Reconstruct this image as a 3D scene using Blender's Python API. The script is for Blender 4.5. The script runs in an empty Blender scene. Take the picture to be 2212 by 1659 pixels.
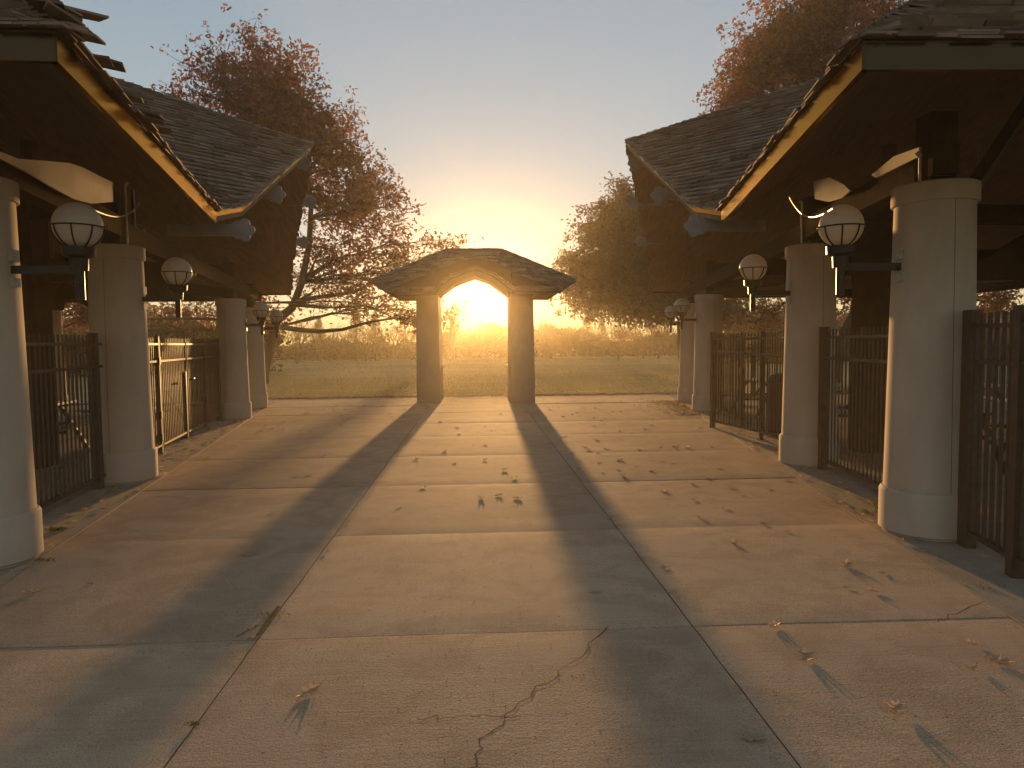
import bpy, bmesh, math, random
from mathutils import Vector, Matrix
from mathutils import noise as mn
random.seed(7)
S = bpy.context.scene
C = S.collection
R = math.radians

# ------------------------------------------------------------------ camera
EYE = Vector((0, 0, 1.65))
yaw, pitch, roll = R(2.948), R(3.331), 0.0098
F = Vector((math.sin(yaw)*math.cos(pitch), math.cos(yaw)*math.cos(pitch), -math.sin(pitch)))
r0 = Vector((math.cos(yaw), -math.sin(yaw), 0)); u0 = r0.cross(F)
RT = r0*math.cos(roll) - u0*math.sin(roll); UP = u0*math.cos(roll) + r0*math.sin(roll)
cd = bpy.data.cameras.new('camera'); cam = bpy.data.objects.new('camera', cd); C.objects.link(cam)
M = Matrix((RT, UP, -F)).transposed().to_4x4(); M.translation = EYE
cam.matrix_world = M
cd.sensor_width = 36; cd.lens = 36*1534/2212; cd.clip_start = 0.05; cd.clip_end = 3000
S.camera = cam
def at(px, py, Y):                    # where the sight line through a picture point (2212 wide) reaches depth Y
    d = F*1534 + RT*(px-1106) - UP*(py-829.5)
    return EYE + d*(Y/d.y)
def gnd(px, py, z=0.0):
    d = F*1534 + RT*(px-1106) - UP*(py-829.5)
    return EYE + d*((z-1.65)/d.z)

# ------------------------------------------------------------------ sky, sun, exposure
SUN_EL, SUN_AZ = R(3.7), R(1.15)      # azimuth to the right of +Y
w = bpy.data.worlds.new('World'); S.world = w; w.use_nodes = True
nt = w.node_tree; bg = nt.nodes['Background']
sky = nt.nodes.new('ShaderNodeTexSky'); sky.sky_type = 'NISHITA'; sky.sun_disc = False
sky.sun_elevation = SUN_EL; sky.sun_rotation = SUN_AZ
sky.altitude = 200; sky.air_density = 1.0; sky.dust_density = 0.0; sky.ozone_density = 1.6
gm = nt.nodes.new('ShaderNodeGamma'); gm.inputs[1].default_value = 0.50
hs = nt.nodes.new('ShaderNodeHueSaturation'); hs.inputs['Saturation'].default_value = 1.15
nt.links.new(sky.outputs[0], gm.inputs[0]); nt.links.new(gm.outputs[0], hs.inputs['Color']); nt.links.new(hs.outputs[0], bg.inputs[0]); bg.inputs[1].default_value = 0.12
sl = bpy.data.lights.new('sun', 'SUN'); sl.energy = 3.15; sl.angle = R(0.9); sl.color = (1.0, 0.54, 0.19)
so = bpy.data.objects.new('sun', sl); C.objects.link(so)
sd = Vector((math.sin(SUN_AZ)*math.cos(SUN_EL), math.cos(SUN_AZ)*math.cos(SUN_EL), math.sin(SUN_EL)))
so.rotation_euler = sd.to_track_quat('Z', 'Y').to_euler(); so.location = (0, 60, 30)
vs = S.view_settings; vs.view_transform = 'Standard'; vs.look = 'None'; vs.exposure = 1.42; vs.gamma = 1
S.cycles.volume_bounces = 1; S.cycles.max_bounces = 8; S.cycles.volume_step_rate = 4
S.cycles.use_denoising = True

# ------------------------------------------------------------------ helpers
def tag(o, label=None, cat=None, group=None, kind=None):
    if label: o['label'] = label
    if cat: o['category'] = cat
    if group: o['group'] = group
    if kind: o['kind'] = kind
    return o
def empty(name, loc=(0, 0, 0), rz=0, label=None, cat=None, group=None):
    o = bpy.data.objects.new(name, None); C.objects.link(o); o.location = loc; o.rotation_euler = (0, 0, rz)
    o.empty_display_size = .1
    return tag(o, label, cat, group)
class MB:
    def __init__(s): s.v = []; s.f = []
    def face(s, pts):
        n = len(s.v); s.v += [tuple(p) for p in pts]; s.f.append(tuple(range(n, n+len(pts))))
    def prism(s, pts, off):           # closed slab between polygon and polygon+off
        n = len(s.v); k = len(pts); off = Vector(off)
        s.v += [tuple(Vector(p)) for p in pts] + [tuple(Vector(p)+off) for p in pts]
        s.f.append(tuple(range(n+k-1, n-1, -1))); s.f.append(tuple(range(n+k, n+2*k)))
        for i in range(k):
            j = (i+1) % k; s.f.append((n+i, n+j, n+k+j, n+k+i))
    def box(s, x0, x1, y0, y1, z0, z1):
        s.prism([(x0, y0, z0), (x1, y0, z0), (x1, y1, z0), (x0, y1, z0)], (0, 0, z1-z0))
    def bar(s, a, b, w_, h_, up=(0, 0, 1)):   # rectangular bar from a to b
        a = Vector(a); b = Vector(b); d = (b-a).normalized(); up = Vector(up)
        if abs(d.dot(up)) > .98: up = Vector((1, 0, 0))
        x = d.cross(up).normalized()*w_/2; y = x.cross(d).normalized()*h_/2
        s.prism([a-x-y, a+x-y, a+x+y, a-x+y], b-a)
    def tube(s, pts, rad, n=8, cap=True):
        pts = [Vector(p) for p in pts]; k = len(pts)
        if not isinstance(rad, (list, tuple)): rad = [rad]*k
        base = len(s.v); ref = None
        for i, p in enumerate(pts):
            d = (pts[min(i+1, k-1)]-pts[max(i-1, 0)])
            d = d.normalized() if d.length > 1e-9 else Vector((0, 0, 1))
            if ref is None: ref = Vector((0, 0, 1)) if abs(d.z) < .9 else Vector((1, 0, 0))
            x = d.cross(ref).normalized(); y = x.cross(d).normalized(); ref = y if abs(y.dot(d)) < .5 else ref
            for j in range(n):
                t = 2*math.pi*j/n; s.v.append(tuple(p + x*math.cos(t)*rad[i] + y*math.sin(t)*rad[i]))
        for i in range(k-1):
            for j in range(n):
                a = base+i*n+j; b = base+i*n+(j+1) % n; s.f.append((a, b, b+n, a+n))
        if cap:
            s.f.append(tuple(base+j for j in range(n))); s.f.append(tuple(base+(k-1)*n+j for j in range(n-1, -1, -1)))
    def lathe(s, prof, c=(0, 0, 0), n=40):
        base = len(s.v)
        for rr, z in prof:
            for j in range(n):
                t = 2*math.pi*j/n; s.v.append((c[0]+rr*math.cos(t), c[1]+rr*math.sin(t), c[2]+z))
        for i in range(len(prof)-1):
            for j in range(n):
                a = base+i*n+j; b = base+i*n+(j+1) % n; s.f.append((a, b, b+n, a+n))
        s.f.append(tuple(base+j for j in range(n-1, -1, -1))); s.f.append(tuple(base+(len(prof)-1)*n+j for j in range(n)))
    def build(s, name, mat, parent=None, smooth=False, bevel=0, fix=True):
        me = bpy.data.meshes.new(name); me.from_pydata(s.v, [], s.f)
        if fix:
            bm = bmesh.new(); bm.from_mesh(me); bmesh.ops.recalc_face_normals(bm, faces=bm.faces); bm.to_mesh(me); bm.free()
        for m_ in (mat if isinstance(mat, (list, tuple)) else [mat]): me.materials.append(m_)
        if smooth:
            me.polygons.foreach_set('use_smooth', [True]*len(me.polygons))
            me.set_sharp_from_angle(angle=R(35))
        o = bpy.data.objects.new(name, me); C.objects.link(o)
        if parent: o.parent = parent
        if bevel:
            b = o.modifiers.new('bevel', 'BEVEL'); b.width = bevel; b.segments = 2; b.limit_method = 'ANGLE'
        return o
def copy_tree(o, parent=None):
    c = o.copy(); C.objects.link(c)
    if parent: c.parent = parent
    for ch in list(o.children): copy_tree(ch, c)
    return c

# ------------------------------------------------------------------ materials
def mat(name, c1, c2=None, scale=4, rough=.8, detail=6, bump=0, bscale=None, metal=0, c3=None, stretch=None, spec=.3, lo=.35, hi=.65, trans=0):
    m = bpy.data.materials.new(name); m.use_nodes = True; n = m.node_tree; L = n.links.new
    b = n.nodes['Principled BSDF']; b.inputs['Roughness'].default_value = rough; b.inputs['Metallic'].default_value = metal
    b.inputs['Specular IOR Level'].default_value = spec
    tc = n.nodes.new('ShaderNodeTexCoord'); src = tc.outputs['Object']
    if stretch:
        mp = n.nodes.new('ShaderNodeMapping'); mp.inputs['Scale'].default_value = stretch; L(src, mp.inputs[0]); src = mp.outputs[0]
    if c2 is None: c2 = tuple(x*.75 for x in c1)
    no = n.nodes.new('ShaderNodeTexNoise'); no.inputs['Scale'].default_value = scale; no.inputs['Detail'].default_value = detail
    no.inputs['Roughness'].default_value = .62; L(src, no.inputs['Vector'])
    cr = n.nodes.new('ShaderNodeValToRGB'); e = cr.color_ramp.elements
    e[0].position = lo; e[0].color = (*c2, 1); e[1].position = hi; e[1].color = (*c1, 1)
    if c3: x = e.new(.5*(lo+hi)); x.color = (*c3, 1)
    L(no.outputs[0], cr.inputs[0]); L(cr.outputs[0], b.inputs['Base Color'])
    if bump:
        n2 = n.nodes.new('ShaderNodeTexNoise'); n2.inputs['Scale'].default_value = bscale or scale*8; n2.inputs['Detail'].default_value = 8
        L(src, n2.inputs['Vector']); bp = n.nodes.new('ShaderNodeBump'); bp.inputs['Strength'].default_value = 1
        bp.inputs['Distance'].default_value = bump; L(n2.outputs[0], bp.inputs['Height']); L(bp.outputs[0], b.inputs['Normal'])
    if trans:
        tr = n.nodes.new('ShaderNodeBsdfTranslucent'); L(cr.outputs[0], tr.inputs[0]); mx = n.nodes.new('ShaderNodeMixShader')
        mx.inputs[0].default_value = trans; L(b.outputs[0], mx.inputs[1]); L(tr.outputs[0], mx.inputs[2])
        L(mx.outputs[0], n.nodes['Material Output'].inputs[0])
    return m
def island_mat(name, cols, rough=.85, trans=0, bump=0, spec=.2):
    m = bpy.data.materials.new(name); m.use_nodes = True; n = m.node_tree; L = n.links.new
    b = n.nodes['Principled BSDF']; b.inputs['Roughness'].default_value = rough; b.inputs['Specular IOR Level'].default_value = spec
    g = n.nodes.new('ShaderNodeNewGeometry'); cr = n.nodes.new('ShaderNodeValToRGB'); e = cr.color_ramp.elements
    for i, c in enumerate(cols):
        x = e[i] if i < 2 else e.new(.5)
    for i, c in enumerate(cols): e[i].position = i/(len(cols)-1)
    for i, c in enumerate(cols): e[i].color = (*c, 1)
    L(g.outputs['Random Per Island'], cr.inputs[0])
    tc = n.nodes.new('ShaderNodeTexCoord'); no = n.nodes.new('ShaderNodeTexNoise'); no.inputs['Scale'].default_value = 7; no.inputs['Detail'].default_value = 6
    L(tc.outputs['Object'], no.inputs['Vector'])
    mr = n.nodes.new('ShaderNodeMapRange'); mr.inputs['To Min'].default_value = .55; mr.inputs['To Max'].default_value = 1.4; L(no.outputs[0], mr.inputs['Value'])
    mx = n.nodes.new('ShaderNodeVectorMath'); mx.operation = 'SCALE'; L(cr.outputs[0], mx.inputs[0]); L(mr.outputs[0], mx.inputs['Scale'])
    L(mx.outputs[0], b.inputs['Base Color'])
    if bump:
        bp = n.nodes.new('ShaderNodeBump'); bp.inputs['Distance'].default_value = bump
        n2 = n.nodes.new('ShaderNodeTexNoise'); n2.inputs['Scale'].default_value = 60; L(tc.outputs['Object'], n2.inputs['Vector'])
        L(n2.outputs[0], bp.inputs['Height']); L(bp.outputs[0], b.inputs['Normal'])
    if trans:
        tr = n.nodes.new('ShaderNodeBsdfTranslucent'); L(mx.outputs[0], tr.inputs[0]); ms = n.nodes.new('ShaderNodeMixShader')
        ms.inputs[0].default_value = trans; L(b.outputs[0], ms.inputs[1]); L(tr.outputs[0], ms.inputs[2])
        L(ms.outputs[0], n.nodes['Material Output'].inputs[0])
    return m
def concrete_mat(name, base, dark):
    m = bpy.data.materials.new(name); m.use_nodes = True; n = m.node_tree; L = n.links.new
    b = n.nodes['Principled BSDF']; b.inputs['Roughness'].default_value = .85; b.inputs['Specular IOR Level'].default_value = .15
    tc = n.nodes.new('ShaderNodeTexCoord')
    def noise(sc, det, st=None, dist=0):
        src = tc.outputs['Object']
        if st:
            mp = n.nodes.new('ShaderNodeMapping'); mp.inputs['Scale'].default_value = st; L(src, mp.inputs[0]); src = mp.outputs[0]
        x = n.nodes.new('ShaderNodeTexNoise'); x.inputs['Scale'].default_value = sc; x.inputs['Detail'].default_value = det
        x.inputs['Distortion'].default_value = dist; L(src, x.inputs['Vector']); return x.outputs[0]
    def ramp(s_, p0, c0, p1, c1):
        cr = n.nodes.new('ShaderNodeValToRGB'); e = cr.color_ramp.elements
        e[0].position = p0; e[0].color = (*c0, 1); e[1].position = p1; e[1].color = (*c1, 1); L(s_, cr.inputs[0]); return cr.outputs[0]
    def mult(a, b_, f=1.0):
        x = n.nodes.new('ShaderNodeMix'); x.data_type = 'RGBA'; x.blend_type = 'MULTIPLY'; x.inputs[0].default_value = f
        L(a, x.inputs[6]); L(b_, x.inputs[7]); return x.outputs[2]
    big = ramp(noise(.55, 5, dist=.6), .3, dark, .7, base)
    g = n.nodes.new('ShaderNodeNewGeometry')
    isl = ramp(g.outputs['Random Per Island'], 0, (.86, .85, .85), 1, (1.06, 1.04, 1.0))
    stains = ramp(noise(2.2, 7, dist=1.2), .38, (.72, .68, .64), .56, (1, 1, 1))
    brush = ramp(noise(3, 6, (.6, 22, 1)), .3, (.86, .85, .84), .65, (1.04, 1.04, 1.04))
    grit = ramp(noise(170, 2), .3, (.62, .6, .58), .62, (1.15, 1.13, 1.1))
    pits = ramp(noise(38, 2), .24, (.3, .28, .26), .3, (1, 1, 1))
    L(mult(mult(mult(mult(mult(big, isl), stains, .5), brush, .7), grit), pits), b.inputs['Base Color'])
    h = n.nodes.new('ShaderNodeMath'); h.operation = 'ADD'
    bm1 = n.nodes.new('ShaderNodeMath'); bm1.operation = 'MULTIPLY'; bm1.inputs[1].default_value = .0017; L(noise(75, 5), bm1.inputs[0])
    bm2 = n.nodes.new('ShaderNodeMath'); bm2.operation = 'MULTIPLY'; bm2.inputs[1].default_value = .0008; L(noise(3, 6, (1.1, 9, 1), 1.0), bm2.inputs[0])
    L(bm1.outputs[0], h.inputs[0]); L(bm2.outputs[0], h.inputs[1])
    bp = n.nodes.new('ShaderNodeBump'); bp.inputs['Distance'].default_value = 1.0; L(h.outputs[0], bp.inputs['Height']); L(bp.outputs[0], b.inputs['Normal'])
    return m
M_conc = concrete_mat('paving_concrete', (.60, .435, .305), (.51, .365, .255))
M_seam = mat('column_seam', (.20, .16, .12), (.16, .125, .095), 9, .9)  # brown of the formwork joint line on the columns
M_curb = concrete_mat('strip_concrete', (.44, .38, .31), (.34, .29, .235))
M_col = mat('column_stucco', (.52, .43, .34), (.37, .30, .235), 1.6, .85, bump=.0014, bscale=110, detail=9, stretch=(1, 1, .35), lo=.25, hi=.6)
M_joint = mat('joint_dirt', (.06, .05, .035), (.02, .018, .012), 20)
M_fascia = mat('painted_fascia', (.085, .052, .026), (.065, .04, .02), 3, .22, metal=.85)
M_fascia.node_tree.nodes['Principled BSDF'].inputs['Specular Tint'].default_value = (1, .68, .30, 1)
M_gfas = mat('dark_fascia', (.10, .07, .05), (.07, .05, .035), 3, .7)
M_soffit = mat('stained_plywood', (.23, .15, .09), (.16, .10, .06), 2.5, .75, stretch=(6, 1, 1), bump=.004, bscale=5)
_n = M_soffit.node_tree; _bp = [x for x in _n.nodes if x.type == 'BUMP'][0]; _tc = [x for x in _n.nodes if x.type == 'TEX_COORD'][0]
_w = _n.nodes.new('ShaderNodeTexWave'); _w.bands_direction = 'Y'; _w.inputs['Scale'].default_value = 1.6; _w.wave_profile = 'SAW'
_b2 = _n.nodes.new('ShaderNodeBump'); _b2.inputs['Distance'].default_value = .02
_n.links.new(_tc.outputs['Object'], _w.inputs['Vector']); _n.links.new(_w.outputs['Fac'], _b2.inputs['Height']); _n.links.new(_bp.outputs[0], _b2.inputs['Normal']); _n.links.new(_b2.outputs[0], _n.nodes['Principled BSDF'].inputs['Normal'])
M_beam = mat('dark_timber', (.065, .044, .028), (.045, .03, .02), 5, .9, stretch=(1, 6, 1), bump=.002, bscale=20, spec=.03)
M_post = mat('weathered_timber', (.16, .10, .06), (.10, .06, .035), 6, .8, stretch=(5, 5, .6), bump=.002)
M_shingle = island_mat('cedar_shingle', [(.12, .078, .052), (.19, .125, .085), (.25, .175, .125), (.15, .097, .065)], .8, bump=.002)
M_sunpatch = mat('sunlit_pale', (.38, .32, .24), (.30, .25, .18), 2, .6)  # sunlight put into the colour of the pale patches
M_fence = mat('fence_steel', (.075, .05, .035), (.045, .028, .02), 15, .5, metal=.0, spec=.3, bump=.0004)
M_black = mat('black_metal', (.022, .018, .015), (.014, .012, .010), 10, .4, spec=.3)
M_steel = mat('galvanised_steel', (.45, .43, .40), (.33, .31, .29), 20, .4, metal=.5)
M_globe = mat('opal_globe', (.62, .58, .52), (.55, .51, .45), 2, .35, spec=.5, trans=.45)
M_gate = mat('gateway_stucco', (.34, .29, .25), (.27, .23, .19), 2, .85, bump=.002, bscale=60)
M_orn = mat('lobed_bracket_paint', (.26, .25, .24), (.20, .19, .18), 5, .6)
M_table = mat('table_planks', (.36, .29, .22), (.24, .19, .14), 4, .45, stretch=(1, 9, 9), spec=.6)
M_bark = mat('bark', (.085, .060, .042), (.045, .032, .022), 5, .9, stretch=(3, 3, .5), bump=.01, bscale=14)
M_leafred = island_mat('oak_leaf_russet', [(.27, .085, .05), (.19, .085, .045), (.33, .11, .07), (.14, .07, .035)], .6, trans=.4)
M_leafred2 = island_mat('oak_leaf_rust', [(.30, .085, .04), (.18, .075, .03), (.36, .12, .055), (.14, .06, .028)], .6, trans=.35)
M_leafgreen = island_mat('oak_leaf_olive', [(.14, .10, .04), (.20, .11, .045), (.10, .08, .03), (.24, .11, .05)], .6, trans=.3)
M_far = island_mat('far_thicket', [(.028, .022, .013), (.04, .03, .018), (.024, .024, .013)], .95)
M_conif = island_mat('conifer_needles', [(.03, .04, .02), (.05, .06, .03), (.04, .045, .025)], .9, trans=.1)
M_litter = island_mat('fallen_leaf', [(.46, .33, .21), (.30, .19, .11), (.62, .49, .34), (.38, .26, .16)], .5, trans=.4)
M_weed = island_mat('weed_green', [(.10, .14, .03), (.16, .20, .05)], .6, trans=.4)
M_blade = island_mat('grass_blade', [(.38, .31, .13), (.24, .22, .085), (.46, .36, .16)], .7, trans=.35)
M_clear = mat('ribbed_plastic', (.50, .48, .42), (.44, .42, .36), 3, .4, trans=.6)
M_bin = mat('bin_enamel', (.03, .035, .03), (.02, .022, .02), 8, .5)
M_skyglow = bpy.data.materials.new('sky_glow'); M_skyglow.use_nodes = True  # glow standing for sky seen through a gap under the roof
_b = M_skyglow.node_tree.nodes['Principled BSDF']; _b.inputs['Emission Color'].default_value = (1, .85, .65, 1); _b.inputs['Emission Strength'].default_value = 1.2

# ------------------------------------------------------------------ ground
def lawn_mat():
    m = mat('lawn', (.46, .34, .15), (.22, .19, .08), .35, .9, detail=8, c3=(.34, .27, .115), stretch=(.35, 1, 1), lo=.3, hi=.7, bump=.03, bscale=9)
    return m
mb = MB()
xs = [-900, -300, -120] + [x*4 for x in range(-20, 21)] + [120, 300, 900]
ys = [-40, -10, 5, 15] + [20+i*1.6 for i in range(60)] + [120, 130, 150, 200, 400, 1200]
idx = {}
for j, y in enumerate(ys):
    for i, x in enumerate(xs):
        z = -.03
        if y > 23: z += .10*mn.noise(Vector((x*.03, y*.12, 0)))*min(1, (y-23)/8) + .08*mn.noise(Vector((x*.08, y*.5, 3)))*min(1, (y-23)/5)
        mb.v.append((x, y, z)); idx[i, j] = len(mb.v)-1
for j in range(len(ys)-1):
    for i in range(len(xs)-1): mb.f.append((idx[i, j], idx[i+1, j], idx[i+1, j+1], idx[i, j+1]))
tag(mb.build('lawn', lawn_mat(), smooth=True), kind='structure')

# the plaza: slabs between real joints, over a dirt bed
JY = [3.97+2.15*i for i in range(-3, 9)] + [21.9]
JY = [y for y in JY if y < 21.5] + [21.9]
def edge_x(y): return 3.42+.158*(y-5.7)        # inner edge of the strip under the columns
pv = empty('plaza_pavement'); tag(pv, kind='structure')
bed = MB(); bed.box(-7.5, 7.5, -3, 21.9, -.06, -.010); bed.build('joint_bed', M_joint, pv)
mb = MB(); rnd = random.Random(3)
def slab(poly):                                # polygon in xy, grid top with soft unevenness
    dz = rnd.uniform(-.003, .003); sx = rnd.uniform(-.0012, .0012); sy = rnd.uniform(-.0012, .0012)
    (x0, y0), (x1, y0b), (x2, y1), (x3, y1b) = poly
    n = 14; base = len(mb.v)
    for j in range(n+1):
        for i in range(n+1):
            u, v = i/n, j/n
            xa = x0+(x1-x0)*u; xb = x3+(x2-x3)*u; ya = y0+(y0b-y0)*u; yb = y1b+(y1-y1b)*u
            x = xa+(xb-xa)*v; y = ya+(yb-ya)*v
            e = min(u, v, 1-u, 1-v)
            wob = .006*mn.noise(Vector((x*3, y*3, 5))) if e == 0 else 0
            z = dz+sx*(x-x0)+sy*(y-y0)+.004*mn.noise(Vector((x*.9, y*.9, 1)))+.0015*mn.noise(Vector((x*4, y*4, 2))) - (.004 if e == 0 else 0)
            mb.v.append((x+wob, y+wob, z))
    for j in range(n):
        for i in range(n):
            a = base+j*(n+1)+i; mb.f.append((a, a+1, a+n+2, a+n+1))
    rim = [base+i for i in range(n+1)] + [base+j*(n+1)+n for j in range(1, n+1)] + [base+n*(n+1)+i for i in range(n-1, -1, -1)] + [base+j*(n+1) for j in range(n-1, 0, -1)]
    b2 = len(mb.v)
    for q in rim: x, y, z = mb.v[q]; mb.v.append((x, y, -.05))
    k = len(rim)
    for i in range(k): mb.f.append((rim[i], b2+i, b2+(i+1) % k, rim[(i+1) % k]))
g = .0045
for a, b in zip(JY[:-1], JY[1:]):
    slab([(-1.24+g, a+g), (1.24-g, a+g), (1.24-g, b-g), (-1.24+g, b-g)])
    for s in (-1, 1):
        xa, xb = edge_x(a)-g, edge_x(b)-g
        if s > 0: slab([(1.24+g, a+g), (xa, a+g), (xb, b-g), (1.24+g, b-g)])
        else: slab([(-xa, a+g), (-1.24-g, a+g), (-1.24-g, b-g), (-xb, b-g)])
mb.build('slab_surface', M_conc, pv, smooth=True)
# strips and floors under the pavilions
for s, nm in ((-1, 'kerb_strip'), (1, 'kerb_strip')):
    mb = MB(); ya, yb = -3, 21.9
    mb.prism([(s*(edge_x(ya)+.004), ya, -.05), (s*(edge_x(ya)+.78), ya, -.05), (s*(edge_x(yb)+.78), yb, -.05), (s*(edge_x(yb)+.004), yb, -.05)], (0, 0, .052))
    tag(mb.build(nm, M_curb), kind='structure')
    mb = MB()
    mb.prism([(s*(edge_x(ya)+.79), ya, -.05), (s*17, ya, -.05), (s*17, yb, -.05), (s*(edge_x(yb)+.79), yb, -.05)], (0, 0, .046))
    tag(mb.build('pavilion_floor', M_curb), kind='structure')
# cracks and spalled corners, each a thin filled line on the slabs
def ribbon(mbx, pts, w0, z=.0045, jit=.02, seg=6, rr=random.Random(5)):
    P = []
    for a, b in zip(pts[:-1], pts[1:]):
        for i in range(seg):
            t = i/seg; p = Vector(a).lerp(Vector(b), t); P.append(Vector((p.x+rr.uniform(-jit, jit), p.y+rr.uniform(-jit, jit), z)))
    P.append(Vector((pts[-1][0], pts[-1][1], z)))
    for a, b in zip(P[:-1], P[1:]):
        d = (b-a).normalized(); nn = Vector((-d.y, d.x, 0)); wa = w0*rr.uniform(.4, 1.3)
        n0 = len(mbx.v); wl = getattr(mbx, 'wl', wa)
        mbx.v += [tuple(a-nn*wl), tuple(a+nn*wl), tuple(b+nn*wa), tuple(b-nn*wa)]; mbx.f.append((n0, n0+1, n0+2, n0+3)); mbx.wl = wa
mb = MB()
ribbon(mb, [gnd(*p) for p in ((1312, 1357), (1240, 1428), (1180, 1475), (1095, 1550), (1045, 1600), (1015, 1662))], .0038)
mb.wl = .003; ribbon(mb, [gnd(*p) for p in ((900, 1553), (980, 1550), (1120, 1548))], .0025)
mb.wl = .003; ribbon(mb, [gnd(*p) for p in ((2020, 1345), (2070, 1325), (2130, 1300))], .003)
mb.wl = .003; ribbon(mb, [gnd(*p) for p in ((513, 1378), (540, 1360), (572, 1348))], .004)
mb.build('crack', M_joint, pv, fix=False)
mb = MB(); mb.face([Vector((*gnd(*p).xy, .0055)) for p in ((552, 1375), (562, 1372), (606, 1312), (600, 1310), (575, 1340))])
mb.build('spalled_joint', M_joint, pv, fix=False)

# ------------------------------------------------------------------ shingled surfaces
def clip(poly, a, b):                 # keep the left side of a->b
    out = []; n = len(poly)
    def sd_(p): return (b[0]-a[0])*(p[1]-a[1])-(b[1]-a[1])*(p[0]-a[0])
    for i in range(n):
        p, q = poly[i], poly[(i+1) % n]; sp, sq = sd_(p), sd_(q)
        if sp >= 0: out.append(p)
        if (sp >= 0) != (sq >= 0):
            t = sp/(sp-sq); out.append((p[0]+(q[0]-p[0])*t, p[1]+(q[1]-p[1])*t))
    return out
def shingle(mb, poly, expo=.135, wmin=.14, wmax=.30, seed=1, thick=.016, over=.0):
    rr = random.Random(seed)
    P = [Vector(p) for p in poly]; nrm = (P[1]-P[0]).cross(P[2]-P[0]).normalized()
    if nrm.z < 0: P.reverse(); nrm = -nrm
    h = Vector((0, 0, 1)).cross(nrm).normalized()          # along the course
    up = nrm.cross(h).normalized()
    if up.z < 0: up = -up; h = -h
    o = P[0]; pl = [((p-o).dot(h), (p-o).dot(up)) for p in P]
    ar = sum(pl[i][0]*pl[(i+1) % len(pl)][1]-pl[(i+1) % len(pl)][0]*pl[i][1] for i in range(len(pl)))
    if ar < 0: pl.reverse()
    mb.prism([o+h*a+up*b for a, b in pl], nrm*-.02)
    v0 = min(p[1] for p in pl); v1 = max(p[1] for p in pl); u0_ = min(p[0] for p in pl); u1_ = max(p[0] for p in pl)
    v = v0-.02
    while v < v1:
        u = u0_-rr.uniform(0, wmax)
        while u < u1_:
            w_ = rr.uniform(wmin, wmax); dv = rr.uniform(-.012, .012)
            q = [(u+.003, v+dv), (u+w_-.003, v+dv+rr.uniform(-.006, .006)), (u+w_-.003, v+expo*1.25), (u+.003, v+expo*1.25)]
            for i in range(len(pl)):
                if len(q) < 3: break
                q = clip(q, pl[i], pl[(i+1) % len(pl)])
            if len(q) >= 3:
                lift = thick*rr.uniform(.8, 1.5); curl = rr.uniform(0, .012) if rr.random() < .25 else 0
                top = []; bot = []
                for a, b in q:
                    t = max(0, min(1, (b-v)/(expo*1.25))); hgt = (lift*1.6+curl)*(1-t)+.003
                    top.append(o+h*a+up*b+nrm*(hgt+.008)); bot.append(o+h*a+up*b+nrm*hgt*.3)
                n0 = len(mb.v); k = len(q); mb.v += [tuple(p) for p in bot]+[tuple(p) for p in top]
                mb.f.append(tuple(range(n0+k, n0+2*k)))
                for i in range(k): mb.f.append((n0+i, n0+(i+1) % k, n0+k+(i+1) % k, n0+k+i))
            u += w_
        v += expo

# ------------------------------------------------------------------ pavilions
COLS = {-1: [(-3.80, 5.62), (-4.35, 8.95), (-5.44, 16.25), (-5.85, 18.95)],
        1: [(3.85, 5.82), (4.43, 9.20), (5.48, 16.45), (5.93, 19.2)]}
CTOP = {-1: [2.92, 2.86, 2.68, 2.62], 1: [2.92, 2.88, 2.72, 2.66]}
def column(parent, x, y, top, back=False, ax=0, ay=0):
    mb = MB(); mb.lathe([(.345, .0), (.342, .3), (.30, top-.16)], (0, 0, 0), 56)
    c = mb.build('column', M_col, parent, smooth=True); c.location = (x, y, 0)
    p = MB(); p.lathe([(.36, .02), (.372, .03), (.372, .355), (.355, .385), (.30, .386)]); p.build('plinth', M_col, c, smooth=True)
    k = MB(); k.lathe([(.29, top-.161), (.322, top-.16), (.326, top-.15), (.326, top-.01), (.31, top), (.28, top)]); k.build('cap', M_col, c, smooth=True)
    if not back:
        an = math.atan2(-ay, -ax)+(.5 if ax > 0 else -.45); ca_, sa_ = math.cos(an), math.sin(an)
        s_ = MB(); s_.bar((.3415*ca_, .3415*sa_, .39), (.3005*ca_, .3005*sa_, top-.165), .004, .004, up=(ca_, sa_, 0)); s_.build('seam', M_seam, c)
    return c
def lobed(rad, n=5, amp=.20):
    return [(rad*(1+amp*(abs(math.cos(n*t/2))-.5)*1.6)*math.cos(t), rad*(1+amp*(abs(math.cos(n*t/2))-.5)*1.6)*math.sin(t)) for t in [2*math.pi*i/60 for i in range(60)]]
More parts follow.
